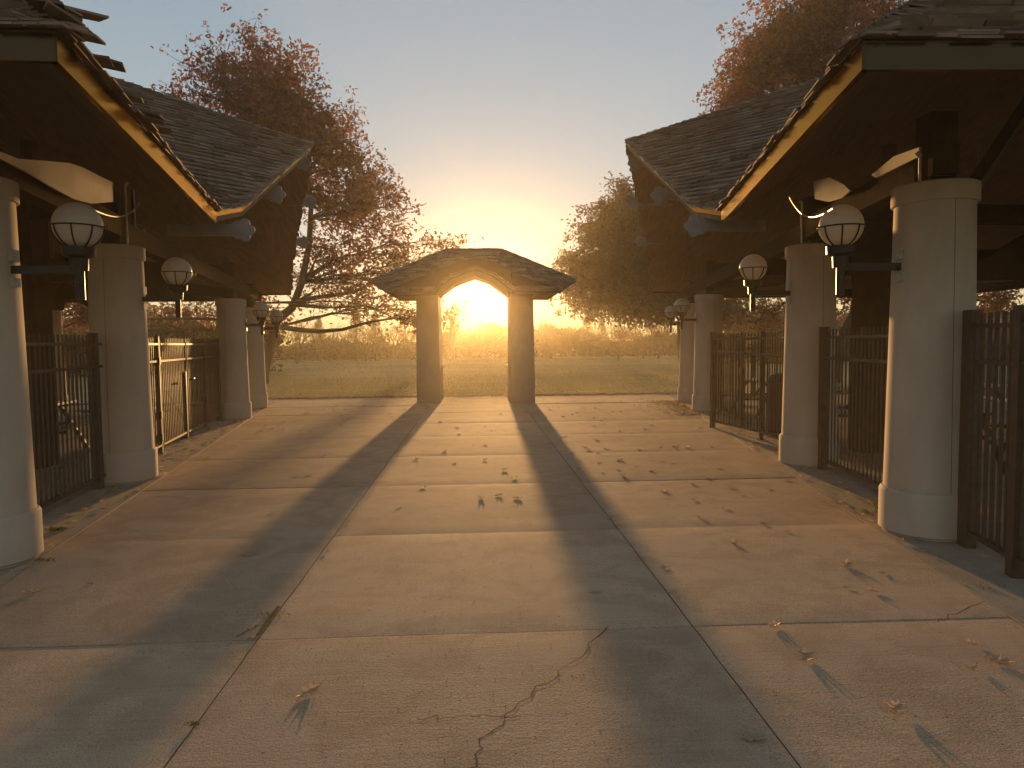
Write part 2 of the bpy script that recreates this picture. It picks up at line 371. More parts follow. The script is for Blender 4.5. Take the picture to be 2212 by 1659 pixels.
def pavilion(s):
    side = 'left' if s < 0 else 'right'
    root = empty('park_pavilion', (s*8.5, 11, 0), 0,
        ('left pavilion on round columns, its near roof corner ragged with loose shingles' if s < 0 else
         'right pavilion on round columns, neat shingle courses over its near eave'), 'pavilion', 'shingled pavilions beside the plaza')
    O = Vector((s*8.5, 11, 0))
    def V(x, y, z): return Vector((s*x, y, z))-O
    zb, fh = 3.04, .135                     # underside of the eave, fascia height
    A = V(2.02, 3.66, zb); B = V(2.93, 8.35, zb)
    if s < 0: Cc = V(3.03, 9.62, 3.33); D = V(3.13, 14.2, 5.36)
    else:     Cc = V(2.97, 9.55, 3.31); D = V(3.07, 14.2, 5.46)
    C2 = V(4.80, 18.95, 3.42); E = V(5.12, 20.3, zb)
    Pk = V(8.6, 10.9, 6.5); Q = V(5.2, 7.15, 5.30)
    N2 = V(10.5, 3.4, zb); N3 = V(14.5, 7.5, zb); N4 = V(15, 15, zb); N5 = V(12.0, 20.6, zb)
    ring = [A, B, Cc, D, C2, E, N5, N4, N3, N2]
    up = Vector((0, 0, fh+.012))
    tris = [(A, B, Q), (B, Pk, Q), (B, Cc, Pk), (Cc, D, Pk), (D, C2, Pk), (C2, E, Pk), (E, N5, Pk), (N5, N4, Pk), (N4, N3, Pk), (N3, N2, Pk), (N2, Q, Pk), (N2, A, Q)]
    roof = MB()
    for i, t in enumerate(tris):
        big = i in (6, 7, 8, 9, 4, 5)
        shingle(roof, [p+up for p in t], .17 if not big else .2, thick=.021, seed=i+(50 if s > 0 else 0), wmin=.17 if not big else .3, wmax=.36 if not big else .6)
    # ragged shingle ends over the eaves and rakes, and caps on the ridges
    rr = random.Random(4+s)
    def eave_row(a, b, n_out, lay, over, seed_rag=.02):
        L_ = (b-a).length; d = (b-a)/L_; t = 0
        while t < L_:
            w_ = rr.uniform(.10, .24)
            for k in range(lay):
                ov = over+rr.uniform(-seed_rag, seed_rag)-.02*k
                base = a+d*t+up+Vector((0, 0, .004+.014*k))
                p0 = base-n_out*.18+Vector((0, 0, .05)); p1 = base+n_out*ov+Vector((0, 0, rr.uniform(-.014, .006)))
                roof.prism([p0, p1, p1+d*(w_-.006), p0+d*(w_-.006)], (0, 0, .012))
            t += w_
    def outn(a, b):
        d = (b-a); n_ = Vector((d.y, -d.x, 0)).normalized()
        if n_.dot((a+b)/2-Pk) < 0: n_ = -n_
        return n_
    for a, b in zip(ring, ring[1:]+ring[:1]):
        rag = .02 if s > 0 else .028
        if a is A: rag = .03
        eave_row(a, b, outn(a, b), 3, .055, rag)
    def ridge_caps(a, b):
        L_ = (b-a).length; d = (b-a)/L_; sx = Vector((-d.y, d.x, 0)).normalized(); t = 0; k = 0
        while t < L_-.05:
            w_ = .14; o1 = a+d*t+up+Vector((0, 0, .025)); o2 = a+d*min(L_, t+.24)+up+Vector((0, 0, .012))
            for q in (1, -1):
                dn = Vector((0, 0, -.06)); lift = Vector((0, 0, .022*rr.uniform(.6, 1.5)))
                roof.prism([o1+lift, o2, o2+sx*q*.13+dn, o1+sx*q*.13+dn+lift], (0, 0, .012))
            t += w_
    for a, b in ((D, Pk), (A, Q), (Q, Pk), (E, Pk), (N5, Pk), (N4, Pk), (N3, Pk), (N2, Pk)): ridge_caps(a, b)
    if s < 0:            # shingles torn loose at the near corner
        for i in range(16):
            p = A.lerp(Q, rr.uniform(.02, .15))+up+Vector((rr.uniform(-.05, .05), rr.uniform(-.1, .1), rr.uniform(.02, .10)))
            d = Vector((rr.uniform(.2, .9), rr.uniform(-.2, .5), rr.uniform(-.45, .05))).normalized(); x = d.cross(Vector((0, 0, 1))).normalized()*rr.uniform(.04, .09); l = rr.uniform(.12, .25)
            roof.prism([p-x, p+x, p+x*.7+d*l, p-x*.8+d*l*rr.uniform(.8, 1)], (0, 0, .012))
        for i in range(7):
            p = A.lerp(B, .03+.07*i*rr.uniform(.6, 1.1))+up+Vector((0, 0, .02+rr.uniform(0, .05)))
            d = Vector((1, rr.uniform(-.1, .5), rr.uniform(-.25, .1))).normalized(); x = d.cross(Vector((0, 0, 1))).normalized()*rr.uniform(.05, .1); l = rr.uniform(.1, .2)
            roof.prism([p-x, p+x, p+x*.7+d*l, p-x*.8+d*l], (0, 0, .012))
    ro = roof.build('roof', M_shingle, root, fix=True)
    # underside
    sf = MB()
    for t in tris:
        sf.prism([p+Vector((0, 0, .02)) for p in t], (0, 0, .05))
    sf.build('soffit', M_soffit, ro)
    # fascia boards
    for i, (a, b) in enumerate(zip(ring, ring[1:]+ring[:1])):
        f = MB(); n_ = outn(a, b); d = (b-a).normalized()
        hh = fh if abs(a.z-b.z) < .01 else .055
        up2 = Vector((0, 0, fh-hh)); f.prism([a-n_*.03+up2, a+n_*.005+up2, b+n_*.005+up2, b-n_*.03+up2], (0, 0, hh))
        f.build('fascia', M_gfas if a in (D, C2) else M_fascia, ro)
    # columns
    for (x, y), tp in zip(COLS[s], CTOP[s]): column(root, x-O.x, y-O.y, tp, False, x, y)
    for x, y in ((13.2, 8.0), (13.8, 14.6), (11.0, 19.0)): column(root, s*x-O.x, y-O.y, 2.8, True)
    # plate beams, stub posts, timber posts, braces
    c = COLS[s]
    def beam(a, b, w_, h_, nm='beam', m_=M_beam):
        q = MB(); q.bar(Vector(a)-O, Vector(b)-O, w_, h_); return q.build(nm, m_, root)
    k0 = (c[0][0]-s*.34, c[0][1]-2.0, 3.10) if s < 0 else (c[0][0]-s*.03, c[0][1]-.18, 3.10)
    beam(k0, (c[1][0], c[1][1], 3.10), .20, .24)
    beam((c[1][0], c[1][1]+.001, 3.06), (c[3][0]+s*.05, c[3][1]+.6, 3.0), .19, .25)
    beam((c[3][0], 19.9, 2.97), (s*12.2, 20.0, 2.97), .2, .22)
    beam((s*13.2, 5.6, 3.0), (s*13.8, 19, 3.0), .2, .22)
    beam((c[1][0], c[1][1]+.12, 3.35), (s*13.4, 11.5, 3.6), .2, .26)
    beam((c[2][0], c[2][1], 3.3), (s*13.4, 14.6, 3.5), .2, .26)
    for (x, y), tp in zip(c, CTOP[s]):
        q = MB(); q.box(x-.11-O.x, x+.11-O.x, y-.11-O.y, y+.11-O.y, tp-.005, 3.5 if y < 18 else 3.25); q.build('stub_post', M_beam, root)
    px = 6.1 if s < 0 else 5.78
    q = MB(); q.box(s*px-.2-O.x, s*px+.2-O.x, 9.9-O.y, 10.3-O.y, .0, 3.85); q.build('post', M_beam, root)
    q = MB(); q.box(s*7.65-.09-O.x, s*7.65+.09-O.x, 12.8-O.y, 12.98-O.y, .0, 5.2); q.build('post', M_post, root)
    beam((s*px, 10.1, 2.75), (s*(px-.2), 18.5, 2.9), .16, .22)
    beam((s*px, 10.1, 2.62), (c[1][0], c[1][1], 2.62) if s < 0 else (s*(px+6), 10.1, 2.62), .14, .24)
    if s < 0:
        beam((-7.9, 12.5, 3.25), (-6.4, 12.5, 2.35), .12, .2, 'brace')
        beam((-13, 12.6, 2.72), (-5.2, 12.6, 2.72), .16, .46)
        beam((-6.9, 12.5, 3.2), (-7.15, 12.5, 2.3), .3, .18, 'brace')
    else:
        beam((6.75, 12.5, 3.35), (5.9, 12.5, 2.2), .12, .2, 'brace')
        beam((12.5, 12.6, 2.95), (5.2, 12.6, 2.95), .16, .3)
        beam((8.6, 9.0, 3.7), (6.2, 9.0, 2.35), .12, .16, 'brace')
    # sunlit patches shaped as pale panels between plate beam and roof
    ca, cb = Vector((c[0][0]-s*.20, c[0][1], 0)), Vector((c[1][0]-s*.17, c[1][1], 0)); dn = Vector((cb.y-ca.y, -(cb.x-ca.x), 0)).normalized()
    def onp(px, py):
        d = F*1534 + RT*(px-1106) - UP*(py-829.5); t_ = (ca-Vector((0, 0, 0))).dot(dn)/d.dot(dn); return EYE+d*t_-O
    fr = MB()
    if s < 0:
        fr.prism([onp(*p) for p in ((-40, 322), (60, 373), (110, 403), (160, 430), (200, 440), (245, 436), (245, 394), (215, 380), (180, 362), (150, 352), (95, 347), (40, 343), (-40, 312))], dn*-.02); fr.build('sunlit_patch', M_sunpatch, root)
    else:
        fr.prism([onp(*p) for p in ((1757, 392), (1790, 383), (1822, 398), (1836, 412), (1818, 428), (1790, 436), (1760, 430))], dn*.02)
        fr.prism([onp(*p) for p in ((1882, 378), (1930, 338), (1985, 318), (1985, 338), (1892, 384))], dn*.02); fr.build('sunlit_patch', M_sunpatch, root)
        # ribbed clear panel under the near roof
        rb = MB(); p0 = at(2112, 405, 7.5)-O; p1 = at(2195, 280, 7.2)-O; p2 = at(2110, 300, 7.5)-O; dx = (p1-p0); dx.z = 0
        for i in range(9):
            t0, t1 = i/9, (i+.9)/9; lo_ = Vector((0, 0, -.1+.62*t0)); lo2 = Vector((0, 0, -.1+.62*t1))
            rb.prism([p0+dx*t0+lo_, p0+dx*t1+lo2, p0+dx*t1+Vector((0, 0, .5+.18*t1)), p0+dx*t0+Vector((0, 0, .5+.18*t0))], (0, .02, 0))
        rb.build('ribbed_panel', M_clear, root)
        beam(at(2095, 405, 7.45), at(2235, 195, 7.1), .1, .1, 'brace')
    # lobed bracket ends carrying the rakes
    spots = [(525, 497, 8.95), (597, 420, 11.4), (655, 352, 13.9)] if s < 0 else [(1502, 488, 8.9), (1425, 422, 11.4), (1372, 352, 13.9)]
    pos = [at(*p) for p in spots] + [Vector((s*3.55, 15.9, 4.75)), Vector((s*4.1, 17.5, 4.12))]
    for p in pos:
        q = MB(); off = p-O
        pl = [Vector((s*-x_, 0, z_)) for x_, z_ in lobed(.125)]
        q.prism([off+v_+Vector((0, -.025, 0)) for v_ in pl], (0, .05, 0))
        q.prism([off+Vector((s*.09, -.02, -.07)), off+Vector((s*.9, -.02, -.07)), off+Vector((s*.9, -.02, .07)), off+Vector((s*.09, -.02, .07))], (0, .04, 0))
        q.build('bracket', M_orn, ro)
    return root
pav = {s: pavilion(s) for s in (-1, 1)}

# ------------------------------------------------------------------ gateway
def gateway():
    root = empty('gateway', (0, 20.4, 0), 0, 'small roofed gateway on two square pillars with an arched opening, sun behind it', 'gateway')
    O = Vector((0, 20.4, 0))
    for s, x0, x1, yf in ((-1, -1.60, -1.00, 19.7), (1, 1.00, 1.60, 19.35)):
        q = MB(); q.prism([(x0-.02*(s < 0), yf-20.4, 0), (x1+.02*(s > 0), yf-20.4, 0), (x1+.02*(s > 0), 1.05, 0), (x0-.02*(s < 0), 1.05, 0)], (0, 0, .01))
        q = MB(); b0 = [(x0-.03, yf-20.41), (x1+.03, yf-20.41), (x1+.03, 1.06), (x0-.03, 1.06)]; t0 = [(x0, yf-20.38), (x1, yf-20.38), (x1, 1.03), (x0, 1.03)]
        n0 = len(q.v); q.v += [(x, y, 0) for x, y in b0]+[(x, y, 3.0) for x, y in t0]
        q.f += [(0, 1, 2, 3), (4, 5, 6, 7)]+[(i, (i+1) % 4, 4+(i+1) % 4, 4+i) for i in range(4)]
        pl = q.build('pillar', M_gate, root, bevel=.012)
        k = MB(); k.box(x1 if s < 0 else x0-.05, x1+.05 if s < 0 else x0, .6, .68, .02, .95); k.box(x1-.01 if s < 0 else x0-.07, x1+.07 if s < 0 else x0+.01, .58, .70, .95, 1.0)
        k.build('gate_stop', M_steel, pl)
    arch = [(-1.0, 3.04), (-.93, 3.17), (-.57, 3.43), (0.02, 3.66), (.45, 3.50), (.98, 3.10), (1.0, 3.02)]
    yf, yb = -1.55, 1.35
    outl = [(-2.25, 2.97), (-1.0, 2.97)]+arch+[(1.0, 2.97), (2.25, 2.97)]
    # inner body: lintel blocks with arch tunnel
    body = MB()
    top_l = [(-2.25, 3.1), (-1.6, 3.35), (-1.0, 3.55), (-.93, 3.6), (-.57, 3.75), (0.02, 3.9), (.45, 3.8), (.98, 3.55), (1.0, 3.5), (1.6, 3.3), (2.25, 3.1)]
    low = [(-2.25, 2.975), (-1.6, 2.975), (-1.0, 2.975), (-.93, 3.17), (-.57, 3.43), (.02, 3.66), (.45, 3.50), (.98, 3.10), (1.0, 2.975), (1.6, 2.975), (2.25, 2.975)]
    for i in range(len(low)-1):
        a, b, c_, d = low[i], low[i+1], top_l[i+1], top_l[i]
        if abs(a[0]-b[0]) < .03: continue
        body.prism([(a[0], yf+.12, a[1]), (b[0], yf+.12, b[1]), (c_[0], yf+.12, c_[1]), (d[0], yf+.12, d[1])], (0, yb-yf-.24, 0))
    body.build('lintel', M_beam, root)
    rf = MB()
    RL, RR = Vector((-.80, -.1, 4.28)), Vector((.78, -.1, 4.29)); TL, TR = Vector((-2.92, -.1, 3.42)), Vector((2.92, -.1, 3.42))
    for yy, sg in ((yf, 1), (yb, -1)):
        ev = [Vector((-2.25, yy, 3.0)), Vector((-1.05, yy, 3.02)), Vector((-.62, yy, 3.36)), Vector((0.02, yy, 3.58)), Vector((.5, yy, 3.42)), Vector((1.05, yy, 3.02)), Vector((2.25, yy, 3.0))]
        tr = [(TL, ev[0], RL), (ev[0], ev[1], RL), (ev[1], ev[2], RL), (ev[2], ev[3], RL), (ev[3], RR, RL), (ev[3], ev[4], RR), (ev[4], ev[5], RR), (ev[5], ev[6], RR), (ev[6], TR, RR)]
        for i, t in enumerate(tr): shingle(rf, t, .15, .15, .3, seed=i+70, thick=.014)
    rr = random.Random(9)
    for a, b in ((TL, RL), (RL, RR), (RR, TR)):
        L_ = (b-a).length; d = (b-a)/L_; t = 0
        while t < L_-.03:
            o1 = a+d*t+Vector((0, 0, .03+rr.uniform(0, .015))); o2 = a+d*min(L_, t+.2)+Vector((0, 0, .02))
            for q in (1, -1): rf.prism([o1, o2, o2+Vector((0, q*.12, -.06)), o1+Vector((0, q*.12, -.05))], (0, 0, .014))
            t += .13
    ro = rf.build('roof', M_shingle, root)
    for yy, sg in ((yf, -1), (yb, 1)):
        f = MB(); pts = [(-2.9, 3.40), (-2.25, 2.97), (-1.05, 2.97), (-.93, 3.12), (-.57, 3.38), (.02, 3.60), (.45, 3.45), (.98, 3.06), (1.05, 2.97), (2.25, 2.97), (2.9, 3.40)]
        yys = [-.1]+[yy]*9+[-.1]
        for (a, ya), (b, yb_) in zip(zip(pts[:-1], yys[:-1]), zip(pts[1:], yys[1:])):
            f.prism([(a[0], ya, a[1]-.03), (b[0], yb_, b[1]-.03), (b[0], yb_, b[1]+.09), (a[0], ya, a[1]+.09)], (0, sg*-.03, 0))
        f.build('fascia', M_gfas, ro)
gateway()

# ------------------------------------------------------------------ globe lamps
def lamp_proto():
    root = empty('globe_lamp')
    g_ = MB(); R0 = .172
    prof = [(R0*math.cos(t), R0*math.sin(t)) for t in [R(-70+i*160/24) for i in range(25)]]
    g_.lathe([(a, b) for a, b in prof], n=40); gl = g_.build('globe', M_globe, root, smooth=True)
    cg = MB(); n = 8
    for k, rad in ((0, R0+.008),):
        cg.tube([(rad*math.cos(t), rad*math.sin(t), -.012) for t in [2*math.pi*i/40 for i in range(41)]], .006, 6, False)
    for i in range(n):
        t = 2*math.pi*(i+.35)/n; cg.tube([((R0+.008)*math.cos(p)*math.cos(t), (R0+.008)*math.cos(p)*math.sin(t), (R0+.008)*math.sin(p)) for p in [R(-3-j*8) for j in range(9)]], .0065, 5, False)
    cg.tube([(R0+.006, 0, -.01), (R0+.05, 0, -.012), (R0+.055, 0, -.05)], .005, 5)
    cg.build('cage', M_black, root, smooth=True)
    h = MB(); h.lathe([(.06, -.34), (.065, -.25), (.11, -.23), (.115, -.165), (.07, -.16)], n=24); h.build('holder', M_black, root, smooth=True)
    st = MB(); st.tube([(0, 0, -.56), (0, 0, -.24)], .032, 12); st.build('stem', M_black, root, smooth=True)
    return root
def lamp(s, i, p, col, top, label, proto=[None]):
    first = proto[0] is None
    o = lamp_proto() if first else copy_tree(proto[0])
    if first: proto[0] = o
    else:
        for ch in list(o.children):
            if ch.name.startswith(('arm', 'bracket_plate')): bpy.data.objects.remove(ch)
    c = Vector((col[0], col[1], 0)); p = Vector(p); d = Vector((p.x-c.x, p.y-c.y, 0)); L_ = d.length
    o.location = p; o.rotation_euler = (0, 0, math.atan2(d.y, d.x)); tag(o, label, 'lamp', 'globe lamps bracketed to the columns')
    ar = MB(); ar.box(-L_+.30, .0, -.022, .022, -.36, -.30); ar.build('arm', M_black, o)
    for z0_, z1_ in ((-.46, -.39), (-.27, -.18)):
        wb = MB(); wb.box(-L_+.305, -L_+.335, -.045, .045, z0_, z1_); wb.build('bracket_plate', M_steel, o)
for s, pts in ((-1, [(168, 487, 5.6), (382, 587, 8.95), (565, 670, 16.3), (597, 683, 19.0)]), (1, [(1817, 488, 5.75), (1627, 578, 9.1), (1473, 660, 16.4), (1449, 674, 19.15)])):
    side = 'left' if s < 0 else 'right'
    nm = ['globe lamp on the nearest column of the %s pavilion, largest on its side' % side,
          'globe lamp on the second column of the %s pavilion, beside the fence gate' % side,
          'globe lamp on the third column of the %s pavilion, the nearer of the far pair' % side,
          'smallest globe lamp, on the farthest column of the %s pavilion' % side]
    for i, p in enumerate(pts): lamp(s, i, at(*p), COLS[s][i], 0, nm[i])
# conduit rods on the column tops and slack cables to the near lamps
for s, rods in ((-1, [(270, 400, 530, 8.7)]), (1, [(1733, 440, 526, 8.95), (1988, 338, 392, 5.55)])):
    for j, (px, y0, y1, Y) in enumerate(rods):
        a = at(px, y0, Y); b = at(px, y1, Y); b.x = a.x; q = MB(); q.tube([b, a], .012, 8); q.tube([a, a+Vector((-s*.03, 0, .03))], .02, 8)
        tag(q.build('conduit', M_steel, smooth=True), ['thin steel conduit rising from the second column top of the %s pavilion' % ('left' if s < 0 else 'right'), 'thin steel conduit rising from the nearest column top of the right pavilion'][j], 'conduit')
for s, (a, m_, b) in ((-1, ((303, 433, 8.2), (268, 466, 7.3), (200, 452, 5.6))), (1, ((1705, 425, 8.5), (1740, 466, 7.6), (1800, 450, 5.4)))):
    A_, B_, C_ = at(*a), at(*m_), at(*b); q = MB()
    q.tube([A_*(1-t)**2+(B_*2-(A_+C_)/2)*2*t*(1-t)+C_*t*t for t in [i/18 for i in range(19)]], .007, 6)
    tag(q.build('cable', M_steel, smooth=True), 'slack pale cable sagging behind the nearest globe lamp of the %s pavilion' % ('left' if s < 0 else 'right'), 'cable')
cl = empty('sky_gap_glow', at(290, 502, 10.4), 0, 'small glowing slit added for the sky gap under the left pavilion roof', 'light')  # glowing slit added in place of a gap of bright sky
q = MB(); q.prism([(-.12, -.05, -.012), (.10, -.05, -.012), (.125, -.05, -.03), (-.08, -.05, -.045), (-.115, -.05, -.03)][::-1], (0, .1, 0)); q.build('glow_slit', M_skyglow, cl)
q = MB(); q.box(-.14, .14, -.06, .06, 0, .04); q.box(-.02, .02, -.02, .02, .04, .6); q.build('added_housing', M_black, cl)  # box and rod added to hold the glowing slit

# ------------------------------------------------------------------ fences
def fence(name, a, b, label, cat, posts=(), h=1.78, z0=.1, gap=.108, rails=(1.68, 1.42), plate=(), bot=.13, pick=.016, locks=(), group='dark steel picket fences and gates round the pavilions'):
    a = Vector((*a, 0)); b = Vector((*b, 0)); L_ = (b-a).length; d = (b-a)/L_
    root = empty(name, a, math.atan2(d.y, d.x), label, cat, group)
    q = MB(); n = int(L_/gap)
    for i in range(n+1):
        x = (i+.5)*L_/(n+1); t = pick/2
        q.box(x-t, x+t, -t, t, z0, h)
    q.build('pickets', M_fence, root)
    for z in list(rails)+[bot]:
        q = MB(); q.box(0, L_, -.014, .014, z-.018, z+.018) if False else q.box(0, L_, .0085, .028, z-.016, z+.016); q.box(0, L_, -.028, -.0085, z-.016, z+.016); q.build('rail', M_fence, root)
    for x in posts:
        q = MB(); q.box(x-.028, x+.028, -.031, .031, .0, h+.02); po = q.build('post', M_fence, root, bevel=.003)
        k = MB(); k.box(x-.06, x+.06, -.06, .06, .0, .012); k.build('base_plate', M_fence, po)
        for z in locks:
            k = MB(); k.box(x-.06, x+.03, -.045, .045, z-.06, z+.06); k.build('hinge', M_black, po)
    for x, w_ in plate:
        q = MB(); q.box(x-w_/2, x+w_/2, -.04, .04, .0, h+.03); q.build('end_post', M_fence, root)
    return root
# left side
fence('picket_fence', (-4.02, 5.95), (-4.42, 8.62), 'steel picket fence between the two nearest columns of the left pavilion', 'fence', plate=((2.5, .12),))
def lx(y): return -4.58-.165*(y-9.5)
fence('picket_fence', (lx(9.35), 9.35), (lx(11.15), 11.15), 'steel picket fence beyond the second left column, up to the gate post', 'fence', posts=(1.79,), locks=(1.42, .6, .25), gap=.11)
g1 = fence('picket_gate', (lx(11.22), 11.22), (lx(12.78), 12.78), 'nearer leaf of the closed double picket gate of the left pavilion, with a latch', 'gate', gap=.112)
q = MB(); q.box(1.54, 1.59, -.035, .035, .02, 1.2); q.tube([(1.53, -.1, 1.05), (1.53, -.16, 1.08), (1.6, -.16, 1.08)], .018, 8); q.build('latch', M_black, g1)
fence('picket_gate', (lx(12.88), 12.88), (lx(14.4), 14.4), 'farther leaf of the closed double picket gate of the left pavilion', 'gate', gap=.112, posts=(1.55,), locks=(1.42, .6))
fence('picket_fence', (lx(14.55), 14.55), (lx(15.95), 15.95), 'short steel picket fence between the left gate and the third column', 'fence', gap=.112, plate=((1.3, .14),))
# right side
fence('picket_fence', (3.60, 4.20), (3.90, 5.45), 'steel picket fence panel at the right picture edge, before the nearest right column', 'fence', h=1.84, rails=(1.74, 1.47), plate=((.45, .10), (1.2, .16)), gap=.11, pick=.024)
fence('picket_fence', (4.06, 6.2), (4.42, 8.85), 'steel picket fence between the two nearest columns of the right pavilion', 'fence', plate=((2.6, .14),))
fence('picket_fence', (4.62, 9.55), (4.72, 11.5), 'steel picket fence beyond the second right column, up to the open gate', 'fence', gap=.112, posts=(1.93,), locks=())
fence('picket_gate', (4.74, 11.62), (4.50, 13.3), 'open leaf of the right picket gate, swung out onto the plaza', 'gate', gap=.108, plate=((1.66, .07),))
fence('picket_gate', (5.15, 13.4), (5.4, 15.9), 'fixed leaf of the right picket gate, standing before the third right column', 'gate', gap=.112, posts=(.1,), locks=(1.05,))
# back fences
for s, side in ((-1, 'left'), (1, 'right')):
    fence('picket_fence', (s*6.2, 19.3), (s*11, 19.4), 'low steel picket fence along the far side of the %s pavilion' % side, 'fence', h=1.5, rails=(1.42, 1.2), gap=.12, pick=.02, posts=(1.5, 3.2))
    fence('picket_fence', (s*13.0, 6), (s*13.6, 19), 'low steel picket fence along the outer side of the %s pavilion' % side, 'fence', h=1.5, rails=(1.42, 1.2), gap=.14, pick=.02, posts=(3, 6, 9, 12))

# ------------------------------------------------------------------ picnic tables, bin
def table_proto():
    root = empty('picnic_table')
    t = MB()
    for i in range(5): t.box(-.9, .9, -.37+.15*i, -.23+.15*i, .73, .77)
    t.build('table_top', M_table, root, bevel=.004)
    for s in (-1, 1):
        b = MB()
        for i in range(2): b.box(-.9, .9, s*.72-.135+.14*i, s*.72-.005+.14*i, .43, .465)
        b.build('bench', M_table, root, bevel=.004)
    for x in (-.62, .62):
        f = MB(); f.bar((x, -.62, .0), (x, -.22, .715), .05, .05); f.bar((x, .62, .0), (x, .22, .715), .05, .05); f.bar((x, -.86, .41), (x, .86, .41), .05, .05); f.bar((x, -.36, .71), (x, .36, .71), .05, .04)
        f.bar((x, 0, .41), (x*.3, 0, .71), .04, .04); f.build('leg_frame', M_black, root)
    return root
TP = None
for x, y, a, lb in ((-6.9, 11.2, 95, 'picnic table behind the fence between the two nearest left columns'),
                    (-6.7, 14.6, 88, 'picnic table behind the closed double gate of the left pavilion'),
                    (-9.6, 9.6, 80, 'picnic table deep in the left pavilion, behind the dark timber post'),
                    (6.75, 11.9, 92, 'picnic table behind the fence between the two nearest right columns'),
                    (6.5, 15.4, 95, 'picnic table behind the open gate of the right pavilion'),
                    (6.9, 8.9, 10, 'picnic table seen through the fence at the right picture edge'),
                    (9.6, 13.5, 85, 'picnic table deep in the right pavilion near the far fence')):
    if TP is None: o = TP = table_proto()
    else: o = copy_tree(TP)
    o.location = (x, y, 0); o.rotation_euler = (0, 0, R(a)); tag(o, lb, 'picnic table', 'picnic tables under the pavilion roofs')
bn = empty('litter_bin', (5.55, 12.5, 0), 0, 'dark round litter bin standing inside the open right gate', 'bin')
q = MB(); q.lathe([(.24, .0), (.27, .04), (.29, .86), (.28, .88), (.26, .88)], n=28); q.build('body', M_bin, bn, smooth=True)
q = MB(); q.lathe([(.30, .885), (.31, .92), (.22, 1.02), (.08, 1.06)], n=28); q.build('lid', M_bin, bn, smooth=True)

# ------------------------------------------------------------------ foliage
def leafquad(mb, p, size, rr, droop=.3):
    a = Vector((rr.gauss(0, 1), rr.gauss(0, 1), rr.gauss(-droop, .8))).normalized()
    b = a.cross(Vector((rr.gauss(0, 1), rr.gauss(0, 1), rr.gauss(0, 1)))).normalized()
    n_ = a.cross(b); l = size*rr.uniform(.7, 1.35); w_ = l*.34
    k = len(mb.v)
    mb.v += [tuple(p), tuple(p+a*l*.35+b*w_*.75+n_*l*.06), tuple(p+a*l*.55+b*w_*.35), tuple(p+a*l*.72+b*w_*.8), tuple(p+a*l), tuple(p+a*l*.72-b*w_*.8), tuple(p+a*l*.55-b*w_*.35), tuple(p+a*l*.35-b*w_*.75+n_*l*.06)]
    mb.f.append((k, k+1, k+2, k+3, k+4, k+5, k+6, k+7))
def curve(a, b, rr, bend=.12, n=6, sag=0):
    L_ = (b-a).length; pts = []; off = Vector((rr.uniform(-1, 1), rr.uniform(-1, 1), rr.uniform(-.6, .8)))*L_*bend
    for i in range(n+1):
        t = i/n; p = a.lerp(b, t)+off*math.sin(math.pi*t)+Vector((0, 0, sag*L_*math.sin(math.pi*t)))
        if 0 < i < n: p += Vector((rr.uniform(-1, 1), rr.uniform(-1, 1), rr.uniform(-1, 1)))*L_*.012
        pts.append(p)
    return pts
def oak(base, trunk_top, lobes, label, leafmat, seed, r_trunk=.32, leaf=.13, dens=1.0, clump=.42, twig_r=.012, forks=None, cat='tree', sub=9, shoots=()):
    """lobes: (centre Vector, radius, weight)"""
    rr = random.Random(seed); root = empty('oak_tree', base, 0, label, cat); O = Vector(base)
    wood = MB(); lv = MB(); tt = Vector(trunk_top)
    tp = curve(O, tt, rr, .04, 8); wood.tube([p-O for p in tp], [r_trunk*(1.35 if i == 0 else 1-.045*i) for i in range(9)], 12)
    forks = forks or [tt, O.lerp(tt, .8), O.lerp(tt, .62)]
    for c, rad, wt in lobes:
        c = Vector(c); f = min(forks, key=lambda q_: (q_-c).length+abs(q_.z-c.z+1.5)*.6+rr.uniform(0, 1.2))
        lp = curve(f, c, rr, .12, 9); lr = r_trunk*.42*max(.35, min(1, rad/2.2))
        wood.tube([p-O for p in lp], [lr*(1-.085*i) for i in range(10)], 8)
        ns = int(sub*max(.8, rad)*1.6*wt**.5)
        for k in range(ns):
            st = lp[rr.randint(4, 9)]; dr = Vector((rr.gauss(0, 1), rr.gauss(0, 1), rr.gauss(.15, .85))).normalized()
            en = c+dr*rad*rr.uniform(.35, 1.0)**.6
            bp_ = curve(st, en, rr, .14, 6); br = lr*.28
            wood.tube([p-O for p in bp_], [max(twig_r*.8, br*(1-.15*i)) for i in range(7)], 5, False)
            for m_ in range(int(5+3*rad)):
                t = rr.randint(2, 6); tip = bp_[t]+Vector((rr.gauss(0, 1), rr.gauss(0, 1), rr.gauss(.1, .8)))*(.28*rad**.5+.12)
                if rr.random() < .7: wood.tube([q_-O for q_ in curve(bp_[t], tip, rr, .15, 3)], [twig_r, twig_r*.8, twig_r*.6, twig_r*.4], 3, False)
                nl = int(dens*wt*rr.uniform(6, 30)); cs = clump*rr.uniform(.4, 1.0)
                for q_ in range(nl):
                    leafquad(lv, tip-O+Vector((rr.gauss(0, .5), rr.gauss(0, .5), rr.gauss(0, .45)))*cs, leaf, rr)
    for a_, b_ in zip(shoots[::2], shoots[1::2]):
        sp = curve(Vector(a_), Vector(b_), rr, .06, 7); wood.tube([p-O for p in sp], [.018*(1-.11*i) for i in range(8)], 4, False)
        for k in range(26):
            p = sp[rr.randint(1, 7)]; leafquad(lv, p-O+Vector((rr.gauss(0, .12), rr.gauss(0, .12), rr.gauss(0, .15))), leaf, rr)
    wood.build('trunk', M_bark, root, smooth=True, fix=False); lv.build('crown', leafmat, root, fix=False)
    return root, len(lv.f)
